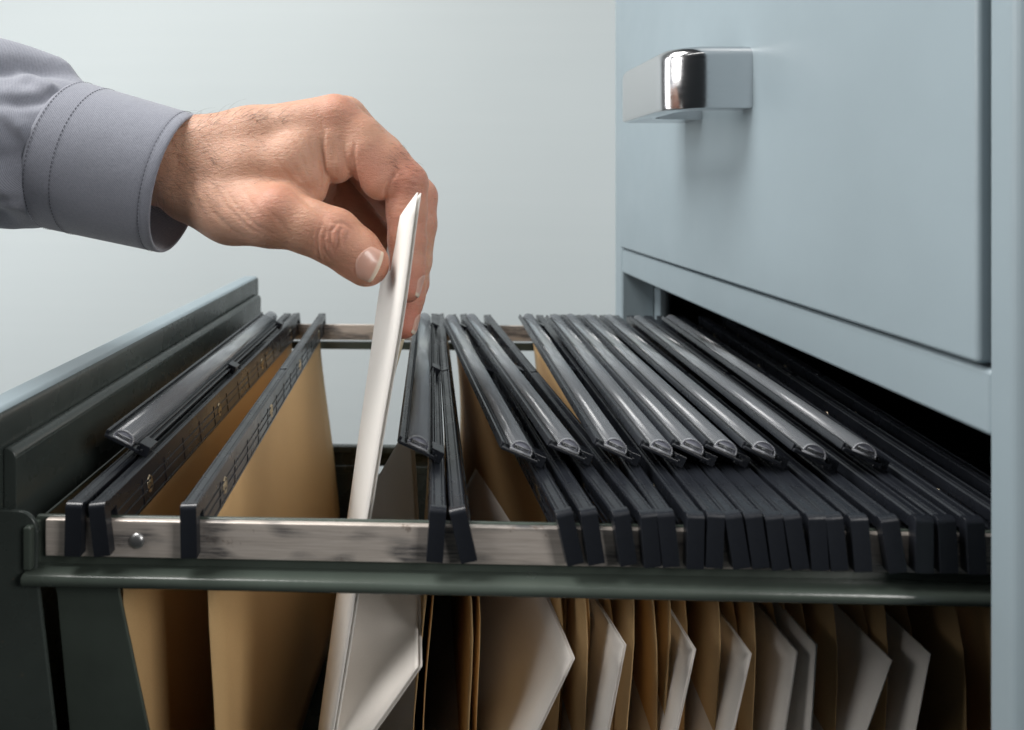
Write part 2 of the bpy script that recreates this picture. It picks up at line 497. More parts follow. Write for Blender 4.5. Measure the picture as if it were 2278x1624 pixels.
bmesh.ops.create_uvsphere(bm, u_segments=20, v_segments=12, radius=.0030)
xform(bm, Matrix.Translation((.0365, .0, -.1375)) @ Matrix.Diagonal((1, .55, 1, 1)))
dobj('rivet', bm, M['rivet'], drawer, smooth=True)

# ------------------------------------------------------------------ hanging files
BL = .3690          # length of a bar, hook to hook
BZ = -.1214         # height of the bar tops
BW = .0031          # half width
def bar_mesh():
    bm = bmesh.new()
    w = BW
    top = [(-w, -.0052), (-w, -.0007), (-w + .0007, 0), (-.0018, 0), (-.00165, -.0003), (-.0014, -.0003), (-.00125, 0),
           (.00125, 0), (.0014, -.0003), (.00165, -.0003), (.0018, 0), (w - .0007, 0), (w, -.0007), (w, -.0052)]
    prism(bm, top, .0030, BL - .0030, 'y')
    # rounded hooks
    arc = [(.0019 - .0019 * math.cos(R(90 * k / 6)), -.0019 + .0019 * math.sin(R(90 * k / 6))) for k in range(7)]
    hook = [(0, -.0200)] + arc + [(.0031, 0.), (.0031, -.0052), (.0042, -.0052), (.0042, -.0200)]
    for flip in (0, 1):
        prism(bm, [((BL - y) if flip else y, z) for y, z in hook], -w, w, 'x')
    box(bm, -.00235, .00235, .0098, BL - .0098, -.0172, -.0050)
    for z0, z1 in ((-.0080, -.0088), (-.0118, -.0126), (-.0164, -.0176)):
        box(bm, -.0028, .0028, .0096, BL - .0096, z1, z0)
    n = 15
    for k in range(n + 1):
        y = .0098 + (BL - .0206) * k / n
        box(bm, -.0027, .0027, y, y + .0010, -.0170, -.0051)
    # press-fit notch at mid length
    bmesh.ops.create_cone(bm, cap_ends=True, segments=16, radius1=.0024, radius2=.0020, depth=.0007,
                          matrix=Matrix.Translation((0, BL * .5, .0001)) @ Matrix.Diagonal((1, .7, 1, 1)))
    return bm
BAR = bpy.data.meshes.new('hanger_bar'); b_ = bar_mesh(); bmesh.ops.recalc_face_normals(b_, faces=b_.faces[:]); b_.to_mesh(BAR); b_.free(); BAR.materials.append(M['plastic'])
for p in BAR.polygons: p.use_smooth = True
def eyelet_mesh():
    bm = bmesh.new()
    N, K = 20, 8
    V = []
    for i in range(N):
        a = 2 * math.pi * i / N
        c = Vector((0, math.cos(a) * .0019, math.sin(a) * .0034))
        d = Vector((0, math.cos(a), math.sin(a)))
        V.append([bm.verts.new(c + d * .0008 * math.cos(2 * math.pi * k / K) + Vector((math.sin(2 * math.pi * k / K) * .0030, 0, 0))) for k in range(K)])
    for i in range(N):
        for k in range(K):
            bm.faces.new((V[i][k], V[i][(k + 1) % K], V[(i + 1) % N][(k + 1) % K], V[(i + 1) % N][k]))
    box(bm, -.0026, .0026, -.0012, .0012, -.0025, .0025)
    return bm
EYE = bpy.data.meshes.new('eyelet'); b_ = eyelet_mesh(); bmesh.ops.recalc_face_normals(b_, faces=b_.faces[:]); b_.to_mesh(EYE); b_.free(); EYE.materials.append(M['brass'])
for p in EYE.polygons: p.use_smooth = True
# clear magnifier tab
TL, TWD = .268, .0106
def tab_base_mesh():
    bm = bmesh.new()
    box(bm, -.0085, .0080, 0, TL, -.0022, -.0008)
    box(bm, -.0090, -.0076, .001, TL - .001, -.0022, .0008)
    box(bm, .0064, .0072, .001, TL - .001, -.0008, .0008)
    box(bm, .0080, .0092, .001, TL - .001, -.0030, -.0004)
    for y in (.002, TL * .5 - .004, TL - .010):
        box(bm, .0060, .0118, y, y + .008, -.0036, .0014)
    return bm
def tab_lens_mesh():
    bm = bmesh.new()
    arc = lambda rx, rz, z0: [(-.0004 + rx * math.cos(math.pi * k / 16), z0 + rz * math.sin(math.pi * k / 16) ** .85) for k in range(17)]
    jr = random.Random(8); ja = [jr.uniform(-.00005, .00005) for k in range(31)]       # drawn lines along the moulding
    prism(bm, [(-.0004 + (.0048 + ja[k]) * math.cos(math.pi * k / 30), .0002 + (.0043 + ja[k]) * math.sin(math.pi * k / 30) ** .85) for k in range(31)], .0008, TL - .0008, 'y')
    for f in bm.faces:
        if len(f.verts) > 4: f.material_index = 1
    for y0, y1 in ((-.0002, .00075), (TL - .00075, TL + .0002)):     # moulded rim round each end
        o_, i_ = arc(.0049, .0044, .0001), arc(.0044, .0038, .0003)
        for k in range(16):
            prism(bm, [o_[k], o_[k + 1], i_[k + 1], i_[k]], y0, y1, 'y', 2)
        box(bm, -.0052, .0044, y0, y1, -.0006, .0004, 2)
        box(bm, -.0038, .0030, y0, y1, .0018, .0023, 2)
        box(bm, -.0035, .0027, y0 + .0004, y1 - .0002, .0005, .0017, 3)
    return bm
def tab_insert_mesh():
    bm = bmesh.new(); box(bm, -.0058, .0052, .004, TL - .004, -.0007, -.0002); return bm
def meshof(name, bm, mats, smooth=False):
    bmesh.ops.recalc_face_normals(bm, faces=bm.faces[:])
    me = bpy.data.meshes.new(name); bm.to_mesh(me); bm.free()
    for m in mats: me.materials.append(m)
    if smooth:
        for p in me.polygons: p.use_smooth = len(p.vertices) == 4
    return me
TB = meshof('tab_base', tab_base_mesh(), [M['plastic']])
TLN = meshof('tab_lens', tab_lens_mesh(), [M['clear'], M['clear_end'], M['clear_rim'], M['clear_dark']], True)
TI = meshof('tab_insert', tab_insert_mesh(), [M['insert']])
def inst(name, me, parent, mtx, bevel=None):
    o = bpy.data.objects.new(name, me); COL.objects.link(o); o.parent = parent; o.matrix_local = mtx
    if bevel:
        md = o.modifiers.new('edge', 'BEVEL'); md.width = bevel; md.segments = 2; md.limit_method = 'ANGLE'; md.angle_limit = R(40)
        o.modifiers.new('wn', 'WEIGHTED_NORMAL')
    return o

# px of the hook top, px of the hook foot, px of the far end, tab, card edge px at y=1330 and at y=1624
FILES = [
 (163, 160, 640, 0, 205, 205, 'black bar hanging file closest to the green drawer front, no tab'),
 (213, 228, 659, 1, 271, 282, 'hanging file near the drawer front whose clear tab leans left over its neighbour'),
 (418, 420, 717, 0, 459, 482, 'black bar hanging file with brass eyelets standing alone left of the held folder'),
 (975, 966, 967, 1, 949, 915, 'hanging file right of the held white folder, its clear tab pointing straight back'),
 (1017, 1047, 979, 0, 1063, 1039, 'untabbed hanging file with foot kicked right, second to the right of the held folder'),
 (1255, 1285, 1006, 1, 1264, 1236, 'hanging file left of the crowded row, clear tab beside the wide gap'),
 (1310, 1330, 1030, 0, 1318, 1298, 'untabbed hanging file wedged under the second clear tab of the crowded row'),
 (1382, 1402, 1046, 1, 1371, 1362, 'hanging file whose clear tab is third to the right of the held folder'),
 (1444, 1454, 1083, 0, 1427, 1390, 'bare bar hanging file with notch showing at the left of a tan card sliver'),
 (1481, 1495, 1176, 1, 1465, 1461, 'hanging file with clear tab just right of the tan card sliver'),
 (1549, 1547, 1200, 0, 1504, 1474, 'untabbed hanging file beside the first bright gap in the row of hooks'),
 (1594, 1589, 1231, 1, 1537, 1519, 'hanging file with the leftmost of three clear tabs packed together'),
 (1631, 1653, 1246, 0, 1620, 1586, 'untabbed hanging file between the first two of three packed tabs'),
 (1676, 1695, 1262, 1, 1649, 1638, 'hanging file with the middle one of three clear tabs packed together'),
 (1721, 1739, 1282, 0, 1695, 1670, 'untabbed hanging file between the last two of three packed tabs'),
 (1762, 1784, 1298, 1, 1741, 1722, 'hanging file with the rightmost of three clear tabs packed together'),
 (1818, 1826, 1318, 0, 1764, 1745, 'untabbed hanging file right after the three packed tabs'),
 (1856, 1870, 1340, 1, 1803, 1790, 'hanging file with clear tab, third tab counted from the dark opening'),
 (1912, 1923, 1368, 0, 1874, 1856, 'untabbed hanging file between the third and second tab from the opening'),
 (1979, 2001, 1400, 1, 1947, 1920, 'hanging file with clear tab, next to last tab before the dark opening'),
 (2058, 2058, 1440, 0, 1987, 1966, 'untabbed hanging file whose hook is half in shadow near the cabinet post'),
 (2107, 2113, 1468, 1, 2039, 2030, 'hanging file with the dusty clear tab entering the dark opening'),
 (2170, 2176, 1512, 0, 2150, 2150, 'black bar hanging file with a brass eyelet glinting inside the dark opening'),
 (2262, 2268, 1560, 0, 2230, 2235, 'dark hanging file mostly inside the cabinet opening, hook behind the post'),
 (2350, 2350, 1612, 0, 2320, 2320, 'darkest hanging file, farthest back inside the cabinet opening'),
]
LEAVES = []
RECESS = {0, 1, 2, 5, 7, 11, 13, 15, 16, 17, 19, 21}     # files whose card edge sits behind a white folder corner
random.seed(4)
for i, (hx, fx, rx, tab, e1, e2, lab) in enumerate(FILES):
    # depth of the front face of the hook on the (slightly turned) rail
    k = (hx - VX) / FPX
    # rail face line: y = OY - (x-OX)*tan(2deg); hook stands 4.6 mm in front of it
    tn = math.tan(-YAW)
    d = (OY + OX * tn - .0046) / (1 + k * tn)
    x0 = k * d
    dr = d + BL * .999
    x1 = (rx - VX) / FPX * dr
    yaw = -math.atan2(x1 - x0, BL)
    roll = -math.atan2((fx - hx) / FPX * d, .0195)
    z = BZ + random.uniform(-.0004, .0004)
    root = thing('hanging_file', lab, 'hanging file', (x0, d, z), yaw, 'hanging files in the open drawer')
    # near the hooks the bar is rolled about its top edge
    bar = inst('hanger_bar', BAR, root, Matrix.Rotation(roll * .9, 4, 'Y'), .0005)
    for y in (.040, .135, .232, .328):
        inst('eyelet', EYE, bar, Matrix.Translation((0, y, -.0105)))
    if tab:
        tilt = R(24) if i != 1 else R(26)
        m = Matrix.Translation((-.0046, (.0365 if i != 1 else .0410) + random.uniform(-.0015, .0015), .0052)) @ Matrix.Rotation(tilt, 4, 'Y') @ Matrix.Translation((-.0045, 0, .0012))
        tb = inst('index_tab', TB, root, m, .0003)
        inst('tab_lens', TLN, tb, Matrix.Identity(4))
        inst('tab_insert', TI, tb, Matrix.Identity(4))
    # card sleeve, two leaves joined below
    dn = d + (.0260 if i < 3 else .0560 if i in RECESS else .0440)
    def near_x(zz):
        z1, z2 = -(1330 - VY) / FPX * dn, -(1624 - VY) / FPX * dn
        return interp(-zz, [.137, -z1, -z2, .41], [x0 + (x1 - x0) * .03, (e1 - VX) / FPX * dn, (e2 - VX) / FPX * dn, (e2 - VX) / FPX * dn + .3 * (e2 - e1) / FPX * dn])
    df = d + BL - .022
    splay = {0: .002, 1: .006, 2: .017}.get(i, 0)
    zq = -.20; LEAVES.append((e1, (x1 - (x1 - x0) * .05 + splay + (near_x(zq) - x0) * .45 - near_x(zq)) / (df - dn)))
    inv = Matrix.Rotation(-yaw, 4, 'Z') @ Matrix.Translation((-x0, -d, -z))
    bow = random.uniform(-.003, .003)
    vis = 1 if i < 3 else -1                        # the leaf whose face shows
    for side in (-1, 1):
        side_in = 0 if side == vis else .014
        rows = []
        nz, ny = 9, 8
        for a in range(nz):
            u = a / (nz - 1); zz = -.1352 - u * .255
            row = []
            for b in range(ny):
                v = b / (ny - 1)
                xn = near_x(zz); xf = x1 - (x1 - x0) * .05 + splay * min(1, u * 1.6) + (near_x(zz) - x0) * .45
                x = xn + (xf - xn) * v + (side - vis) * (.0005 + .0010 * math.sin(math.pi * min(1, u * 1.05)) ** .8 + (.001 if u > 0 else 0))
                if i == 2: x += .010 * math.sin(math.pi * v) * (.25 + .75 * u) * -1
                elif i == 1: x += .006 * math.sin(math.pi * v) * u
                else: x += bow * math.sin(math.pi * v) * u
                row.append(inv @ Vector((x, dn + side_in + (df - dn - side_in) * v, zz)))
            rows.append(row)
        sheet('card_leaf', rows, M['kraft'], root, .00045, 1)

# ------------------------------------------------------------------ white folders inside the hanging files
def pocket_folder(top, corner, low, label, mat='grey_card', curl=.003, slope=None):
    """top: point of the upper edge farther back; corner: near upper corner; low: near edge further down"""
    kx = (corner[0] - VX) / FPX; dn = (OY + OX * math.tan(-YAW) + .0295) / (1 + kx * math.tan(-YAW))
    c = P(*corner, dn); rat = (corner[1] - VY) / (top[1] - VY)
    f = P(*top, dn * rat)
    if slope is None:                                # parallel to the card leaf on its left
        slope = [q for q in LEAVES if q[0] <= top[0] + 4][-1][1] + .006
    far = c + Vector((slope, 1, 0)).normalized() * .235
    l = P(*low, dn)
    down = (l - c); down = down * (.19 / down.length)
    rows = []
    for a in range(6):
        u = a / 5
        row = []
        for b in range(7):
            v = b / 6
            p = c + (far - c) * v + down * u
            p = p + Vector((-curl * math.sin(math.pi * v) + curl * .8 * math.sin(math.pi * min(1, u * 1.3)) * (1 - v), 0, 0))
            row.append(p)
        rows.append(row)
    o = thing('paper_folder', label, 'folder', c, 0, 'white folders inside the hanging files')
    inv = Matrix.Translation(-c)
    rows = [[inv @ q for q in r_] for r_ in rows]
    sheet('front_leaf', rows, M[mat], o, .0005, 2)
    rows2 = [[q + Vector((.0016, .002, -.0012)) for q in r_] for r_ in rows]
    sheet('back_leaf', rows2, M[mat], o, .0005, 2)
    return o
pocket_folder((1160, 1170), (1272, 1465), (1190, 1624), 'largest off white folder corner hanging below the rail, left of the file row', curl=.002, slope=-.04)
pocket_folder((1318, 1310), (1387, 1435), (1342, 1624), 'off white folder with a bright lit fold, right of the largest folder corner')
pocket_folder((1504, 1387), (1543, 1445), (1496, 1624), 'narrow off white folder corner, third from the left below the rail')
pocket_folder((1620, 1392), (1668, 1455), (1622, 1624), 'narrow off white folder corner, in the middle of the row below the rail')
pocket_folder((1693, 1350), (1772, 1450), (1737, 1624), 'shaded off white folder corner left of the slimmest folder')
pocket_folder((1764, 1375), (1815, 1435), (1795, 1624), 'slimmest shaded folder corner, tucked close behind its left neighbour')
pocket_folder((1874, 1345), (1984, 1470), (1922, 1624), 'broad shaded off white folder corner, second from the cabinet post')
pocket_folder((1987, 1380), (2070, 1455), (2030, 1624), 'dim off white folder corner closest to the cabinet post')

# curved folder leaning in the file right of the held folder
def patch(ctrl, n=14):
    """bilinear-in-blocks then smoothed sheet through a control net"""
    C = np.array([[list(P(*q)) for q in r_] for r_ in ctrl])
    R_, K, _ = C.shape
    def cr(A, n_):
        out = []
        m = len(A)
        for s in range(m - 1):
            p0, p1, p2, p3 = A[max(s - 1, 0)], A[s], A[s + 1], A[min(s + 2, m - 1)]
            for k in range(n_):
                t = k / n_
                out.append(.5 * ((2 * p1) + (-p0 + p2) * t + (2 * p0 - 5 * p1 + 4 * p2 - p3) * t * t + (-p0 + 3 * p1 - 3 * p2 + p3) * t ** 3))
        out.append(A[-1]); return np.array(out)
    A = np.array([cr(C[r_], n // 2) for r_ in range(R_)])
    return cr(A, n // 2)
net = [[(800, 1130, .362), (848, 1049, .38), (912, 935, .42)],
       [(800, 1235, .338), (860, 1170, .35), (924, 1120, .37)],
       [(772, 1390, .316), (860, 1320, .32), (928, 1300, .325)],
       [(722, 1770, .2700), (830, 1624, .270), (930, 1482, .272)]]
A = patch(net)
o = thing('paper_folder', 'curved off white folder in shade directly right of the held folder', 'folder', tuple(A[0][-1]), 0, 'white folders inside the hanging files')
org = A[0][-1]
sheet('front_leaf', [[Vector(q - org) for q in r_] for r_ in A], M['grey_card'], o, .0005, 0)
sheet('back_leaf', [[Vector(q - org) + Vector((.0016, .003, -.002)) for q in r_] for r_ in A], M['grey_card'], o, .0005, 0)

# ------------------------------------------------------------------ the folder being pulled out
ys   = [428, 484, 532, 569, 646, 768, 940, 1166, 1299, 1450, 1624, 1800]
near = [929, 920, 915, 911, 900.5, 882, 851, 815, 794, 771, 742, 714]
left = [929, 892, 862, 853, 838, 823, 798, 767, 748, 728, 705, 683]
hf = thing('paper_folder', 'white folded folder held upright between the thumb and fingers', 'folder', tuple(P(851, 940, .28)), 0)
horg = Vector(hf.location)
DN, DS, DB = .280, .345, .52
# left leaf : near edge, bowing to its left silhouette and on towards the back, top edge falling away
def leaf(shift, name):
    zs_top_near = P(929, 428, DN).z; rows = []
    nrow = 16
    for a in range(nrow):
        u = a / (nrow - 1)
        zn = -.0047 - u * .262
        py = VY - zn * FPX / DN
        nx = interp(py, ys, near)
        n_ = P(nx, py, DN)
        row = []
        for b in range(11):
            v = b / 10
            d = DN + (DB - DN) * v
            # silhouette line used at DS
            zs = -.0300 - u * .285
            pys = VY - zs * FPX / DS
            lx = interp(pys, ys, left)
            s_ = P(lx, pys, DS)
            w = (d - DN) / (DS - DN)
            if w <= 1: p = n_.lerp(s_, w); p.x += -.0012 * math.sin(math.pi * w)
            else:
                ww = (d - DS) / (DB - DS)
                zz = s_.z - .035 * ww; py_ = VY - zz * FPX / d
                p = Vector(((interp(py_, ys, left) + 20 * min(1, ww * 3) - VX) / FPX * d, d, zz))
            row.append(p + shift - horg)
        rows.append(row)
    return sheet(name, rows, M['white_card'], hf, .0005, 1)
leaf(Vector((0, 0, 0)), 'front_leaf')
leaf(Vector((.0013, .0006, -.0003)), 'back_leaf')
rows = [[P(884, 772, .30) - horg, P(895, 755, .34) - horg, P(903, 742, .38) - horg],
        [P(872, 835, .30) - horg, P(880, 818, .34) - horg, P(885, 806, .38) - horg],
        [P(858, 900, .30) - horg, P(861, 890, .34) - horg, P(864, 880, .38) - horg]]
sheet('inner_sheet', rows, M['cream'], hf, .0004, 2)

# ------------------------------------------------------------------ hand : distance field turned into one continuous surface
def A3(px, py, d): return np.array(P(px, py, d))
def rcone(Q, a, b, r1, r2):
    ba = b - a; l2 = ba @ ba; rr = r1 - r2; a2 = l2 - rr * rr; il2 = 1 / l2
    pa = Q - a; y = pa @ ba; z = y - l2
    w = pa * l2 - y[:, None] * ba; x2 = np.einsum('ij,ij->i', w, w)
    y2 = y * y * l2; z2 = z * z * l2; k = np.sign(rr) * rr * rr * x2
    o = (np.sqrt(x2 * a2 * il2) + y * rr) * il2 - r1
    c2 = np.sign(y) * a2 * y2 < k
    o[c2] = np.sqrt(x2[c2] + y2[c2]) * il2 - r1
    c1 = np.sign(z) * a2 * z2 > k
    o[c1] = np.sqrt(x2[c1] + z2[c1]) * il2 - r2
    return o
def smin(a, b, k):
    h = np.maximum(k - np.abs(a - b), 0) / k
    return np.minimum(a, b) - h * h * h * k / 6
def chain(pts):
    return [(A3(*p[:3]), A3(*q[:3]), p[3] / 1000, q[3] / 1000) for p, q in zip(pts[:-1], pts[1:])]
def group(Q, prims, k):
    d = rcone(Q, *prims[0])
    for p in prims[1:]: d = smin(d, rcone(Q, *p), k)
    return d
palm = (chain([(150, 305, .348, 22), (300, 342, .344, 22.5), (400, 366, .338, 22.5)]) +
        chain([(150, 312, .360, 21), (300, 347, .362, 21), (420, 375, .358, 19)]) +
        chain([(400, 345, .336, 18), (560, 312, .331, 15), (742, 268, .325, 11.8)]) +
        chain([(410, 345, .352, 17), (580, 312, .350, 15), (765, 266, .345, 11.5)]) +
        chain([(420, 350, .362, 16), (580, 320, .365, 13), (752, 282, .366, 11)]) +
        chain([(430, 365, .368, 15), (580, 345, .374, 12), (730, 312, .382, 10)]) +
        chain([(430, 425, .328, 15.5), (520, 462, .322, 16.0), (600, 482, .308, 13.5)]) +
        chain([(460, 420, .352, 16), (600, 410, .358, 14), (700, 390, .366, 12)]) + chain([(640, 430, .372, 14), (750, 458, .382, 12)]) + chain([(470, 420, .366, 15), (620, 415, .376, 14), (712, 360, .384, 12)]))
thumb = chain([(560, 470, .313, 14.0), (622, 482, .304, 13.4), (690, 506, .302, 12.0), (742, 526, .302, 12.4), (790, 562, .304, 11.4), (815, 586, .303, 10.4)])
web = chain([(425, 378, .334, 18), (560, 376, .3245, 15.5), (650, 362, .3195, 12.3), (722, 306, .323, 9.5)]) + chain([(668, 335, .319, 9.2), (688, 400, .316, 8.0), (694, 428, .316, 6.0)])
index = chain([(748, 268, .325, 11.6), (800, 312, .323, 11.6), (860, 362, .322, 10.8), (904, 408, .321, 10.2), (905, 470, .319, 9.6), (906, 535, .317, 9.0), (907, 600, .314, 8.0), (904, 642, .311, 6.6)])
ibulge = chain([(738, 312, .3195, 8.8), (748, 366, .319, 9.0)]) + chain([(806, 340, .3185, 9.6), (846, 402, .3175, 9.2)])
middle = chain([(765, 268, .345, 11.5), (850, 346, .346, 11.0), (930, 438, .345, 9.8), (930, 500, .342, 9.4), (921, 580, .337, 8.8), (908, 660, .331, 8.0), (898, 722, .327, 6.8)])
ring = chain([(748, 300, .366, 11), (830, 395, .370, 10.5), (905, 490, .370, 9.4), (925, 570, .366, 8.4), (922, 630, .361, 7.6), (914, 680, .357, 6.2)])
little = chain([(715, 350, .384, 12), (790, 455, .386, 11), (850, 535, .382, 9), (878, 600, .376, 8), (884, 636, .370, 6.5)])
FULL = True
def base_sdf(Q):
    dp = group(Q, palm, .010)
    dw = smin(dp, group(Q, web, .009), .010)
    dt = smin(dw, group(Q, thumb, .004), .007)
    di = group(Q, index, .003); di = smin(di, group(Q, ibulge, .004), .005)
    fi = smin(dp, di, .006)
    fm = smin(dp, group(Q, middle, .003), .006)
    fr = smin(dp, group(Q, ring, .003), .006)
    fl = smin(dp, group(Q, little, .003), .006)
    d = smin(dt, fi, .0022)
    for f in (fm, fr, fl): d = smin(d, f, .0012)
    return d
def trace(o, dirs, sdf, tmax=.7, t0=0.0):
    t = np.full(len(dirs), t0)
    for _ in range(140):
        d = sdf(o + dirs * t[:, None]); t += np.clip(d, -.004, .05) * .8
    ok = np.abs(d) < 8e-4
    return o + dirs * t[:, None], ok
def seen(pxs, sdf=base_sdf):
    dirs = np.array([list(P(px, py, 1.0)) for px, py in pxs]); n = np.linalg.norm(dirs, axis=1, keepdims=True)
    return trace(np.zeros(3), dirs / n, sdf, t0=.22)
def normals(Q, sdf=base_sdf, e=4e-4):
    g_ = np.stack([sdf(Q + np.eye(3)[k] * e) - sdf(Q - np.eye(3)[k] * e) for k in range(3)], 1)
    return g_ / (np.linalg.norm(g_, axis=1, keepdims=True) + 1e-9)

# creases, as lines seen on the skin: (points, depth mm, width mm); negative depth is a ridge
CREASES = [
 ([(722, 292), (716, 330), (720, 372), (722, 430)], 1.0, 1.4),
 ([(790, 318), (786, 350), (792, 388), (803, 425)], 1.1, 1.3),
 ([(880, 385), (866, 402), (857, 425), (855, 450)], 1.2, 1.3),
 ([(640, 420), (672, 440), (708, 470), (730, 492)], .6, 2.2),
 # thumb joint folds
 ([(715, 500), (706, 525), (706, 555), (716, 585)], .55, 1.0),
 ([(727, 508), (720, 530), (722, 556), (733, 575)], .7, .9),
 ([(748, 500), (735, 515), (734, 540), (744, 560)], .7, .9),
 ([(762, 503), (752, 520), (752, 540), (742, 566)], .55, .8),
 ([(776, 512), (766, 530), (762, 548)], .4, .8),
 ([(700, 505), (693, 530), (697, 565)], .3, .9),
 ([(740, 495), (765, 497), (785, 512)], .45, 1.0),
 # web and back-of-hand lines
 ([(600, 330), (625, 372), (655, 408), (680, 424)], .35, 1.3),
 ([(620, 318), (648, 360), (672, 398), (690, 420)], .30, 1.1),
 ([(650, 300), (668, 340), (684, 380), (698, 415)], .30, 1.0),
 ([(690, 300), (694, 340), (702, 385)], .30, 1.0),
 ([(740, 320), (742, 350), (748, 390)], .30, .9),
 ([(765, 322), (768, 352), (774, 388)], .25, .9),
 ([(905, 372), (918, 380), (934, 388)], .25, .8),
 ([(900, 385), (920, 396), (942, 402)], .28, .8),
 ([(890, 400), (912, 410), (946, 416)], .28, .8),
 ([(872, 452), (890, 458), (920, 458)], .18, .8),
 ([(880, 470), (900, 474)], .15, .8),
 ([(448, 420), (470, 470), (520, 515), (560, 535)], .35, 1.8),
 ([(470, 400), (500, 455), (550, 505), (590, 525)], .30, 1.6),
 ([(500, 420), (530, 465), (575, 505), (610, 520)], .25, 1.5),
 ([(540, 420), (565, 460), (600, 495)], .22, 1.4),
 ([(580, 440), (600, 470), (630, 500), (655, 540)], .25, 1.4),
 ([(420, 400), (432, 440), (452, 480)], .3, 1.6),
 # knuckle lines
 ([(735, 240), (760, 232), (790, 246)], .16, .8),
 ([(730, 256), (758, 250), (796, 264)], .16, .8),
 ([(700, 246), (716, 268), (720, 292)], .20, 1.1),
]
GR = []
for pts, dep, wid in CREASES:
    fine = []
    for (a, b), (c, d_) in zip(pts[:-1], pts[1:]):
        for k in range(6): fine.append((a + (c - a) * k / 6, b + (d_ - b) * k / 6))
    fine.append(pts[-1])
    X, ok = seen(fine)
    X = X[ok]
    if len(X) > 2: GR.append((X, dep * (1.45 if dep < .8 else 1.1) / 1000, wid * .92 / 1000))
BUMPS = [((600, 446), 1.4, 9), ((760, 240), .9, 7), ((905, 395), .8, 6), ((745, 470), .6, 6), ((770, 560), .5, 7)]
BP = []
for (px, py), h, w in BUMPS:
    X, ok = seen([(px, py)]); BP.append((X[0], h / 1000, w / 1000))
def full_sdf(Q):
    d = base_sdf(Q)
    nr = np.abs(d) < .006
    if nr.any():
        q = Q[nr]; add = np.zeros(len(q))
        for X, dep, wid in GR:
            lo, hi = X.min(0) - 3 * wid, X.max(0) + 3 * wid
            m = np.all((q > lo) & (q < hi), 1)
            if not m.any(): continue
            s = q[m]
            best = np.full(len(s), 1.0); tt = np.zeros(len(s))
            n = len(X)
            for j in range(n - 1):
                ba = X[j + 1] - X[j]; pa = s - X[j]; h = np.clip(pa @ ba / (ba @ ba + 1e-12), 0, 1)
                dd = np.linalg.norm(pa - h[:, None] * ba, axis=1)
                u = dd < best; best[u] = dd[u]; tt[u] = (j + h[u]) / (n - 1)
            add[m] += dep * np.exp(-(best / wid) ** 2 * 1.5) * np.sqrt(np.clip(np.sin(np.pi * np.clip(tt, .02, .98)), 0, 1))
        for c, h, w in BP:
            add -= h * np.exp(-((q - c) ** 2).sum(1) / (w * w))
        d = d.copy(); d[nr] += add
    return d

def surface_nets(sdf, lo, hi, h):
    n = np.ceil((hi - lo) / h / 8).astype(int) * 8
    nb = n // 8
    V = np.full(tuple(n + 1), 1.0, np.float32)
    # block culling
    bi = np.stack(np.meshgrid(*[np.arange(k) for k in nb], indexing='ij'), -1).reshape(-1, 3)
    cen = lo + (bi * 8 + 4) * h
    dc = sdf(cen)
    act = bi[np.abs(dc) < 8 * h * .95 + .002]
    for b, d in zip(bi, dc):
        if d < 0: V[b[0] * 8:b[0] * 8 + 9, b[1] * 8:b[1] * 8 + 9, b[2] * 8:b[2] * 8 + 9] = -1
    off = np.stack(np.meshgrid(*[np.arange(9)] * 3, indexing='ij'), -1).reshape(-1, 3)
    for s in range(0, len(act), 300):
        ch = act[s:s + 300]
        idx = (ch[:, None, :] * 8 + off[None]).reshape(-1, 3)
        V[idx[:, 0], idx[:, 1], idx[:, 2]] = sdf(lo + idx * h)
    sg = V < 0
    cnt = np.zeros(tuple(n), np.int8)
    for dx in (0, 1):
        for dy in (0, 1):
            for dz in (0, 1):
                cnt += sg[dx:n[0] + dx, dy:n[1] + dy, dz:n[2] + dz]
    ci = np.argwhere((cnt > 0) & (cnt < 8))
    idm = np.full(tuple(n), -1, np.int64); idm[ci[:, 0], ci[:, 1], ci[:, 2]] = np.arange(len(ci))
    acc = np.zeros((len(ci), 3)); w = np.zeros(len(ci))
    cor = [(a, b, c) for a in (0, 1) for b in (0, 1) for c in (0, 1)]
    for a in cor:
        for ax in range(3):
            if a[ax]: continue
            b = list(a); b[ax] = 1
            va = V[ci[:, 0] + a[0], ci[:, 1] + a[1], ci[:, 2] + a[2]]; vb = V[ci[:, 0] + b[0], ci[:, 1] + b[1], ci[:, 2] + b[2]]
            m = (va < 0) != (vb < 0)
            t = np.where(m, va / np.where(m, va - vb, 1), 0)
            p = np.tile(np.array(a, float), (len(ci), 1)); p[:, ax] += t
            acc[m] += p[m]; w[m] += 1
    verts = lo + (ci + acc / w[:, None]) * h
    faces = []
    for ax in range(3):
        a1, a2 = (ax + 1) % 3, (ax + 2) % 3
        sl0 = [slice(1, n[k]) for k in range(3)]; sl1 = list(sl0)
        sl0[ax] = slice(0, n[ax]); sl1[ax] = slice(1, n[ax] + 1)
        ch = np.argwhere(sg[tuple(sl0)] != sg[tuple(sl1)])
        base = ch + np.array([0 if k == ax else 1 for k in range(3)])
        q = []
        for o1, o2 in ((0, 0), (1, 0), (1, 1), (0, 1)):
            c = base.copy(); c[:, a1] -= o1; c[:, a2] -= o2
            q.append(idm[c[:, 0], c[:, 1], c[:, 2]])
        q = np.stack(q, 1)
        neg = sg[tuple(sl0)][ch[:, 0], ch[:, 1], ch[:, 2]]
        q[neg] = q[neg][:, ::-1]
        faces.append(q[(q >= 0).all(1)])
    return verts, np.concatenate(faces)

lo = np.array([-.200, .262, -.108]); hi = np.array([.040, .412, .070])
verts, faces = surface_nets(full_sdf, lo, hi, .00075)
nrm = normals(verts, full_sdf)
verts -= nrm * full_sdf(verts)[:, None]          # pull every vertex onto the surface

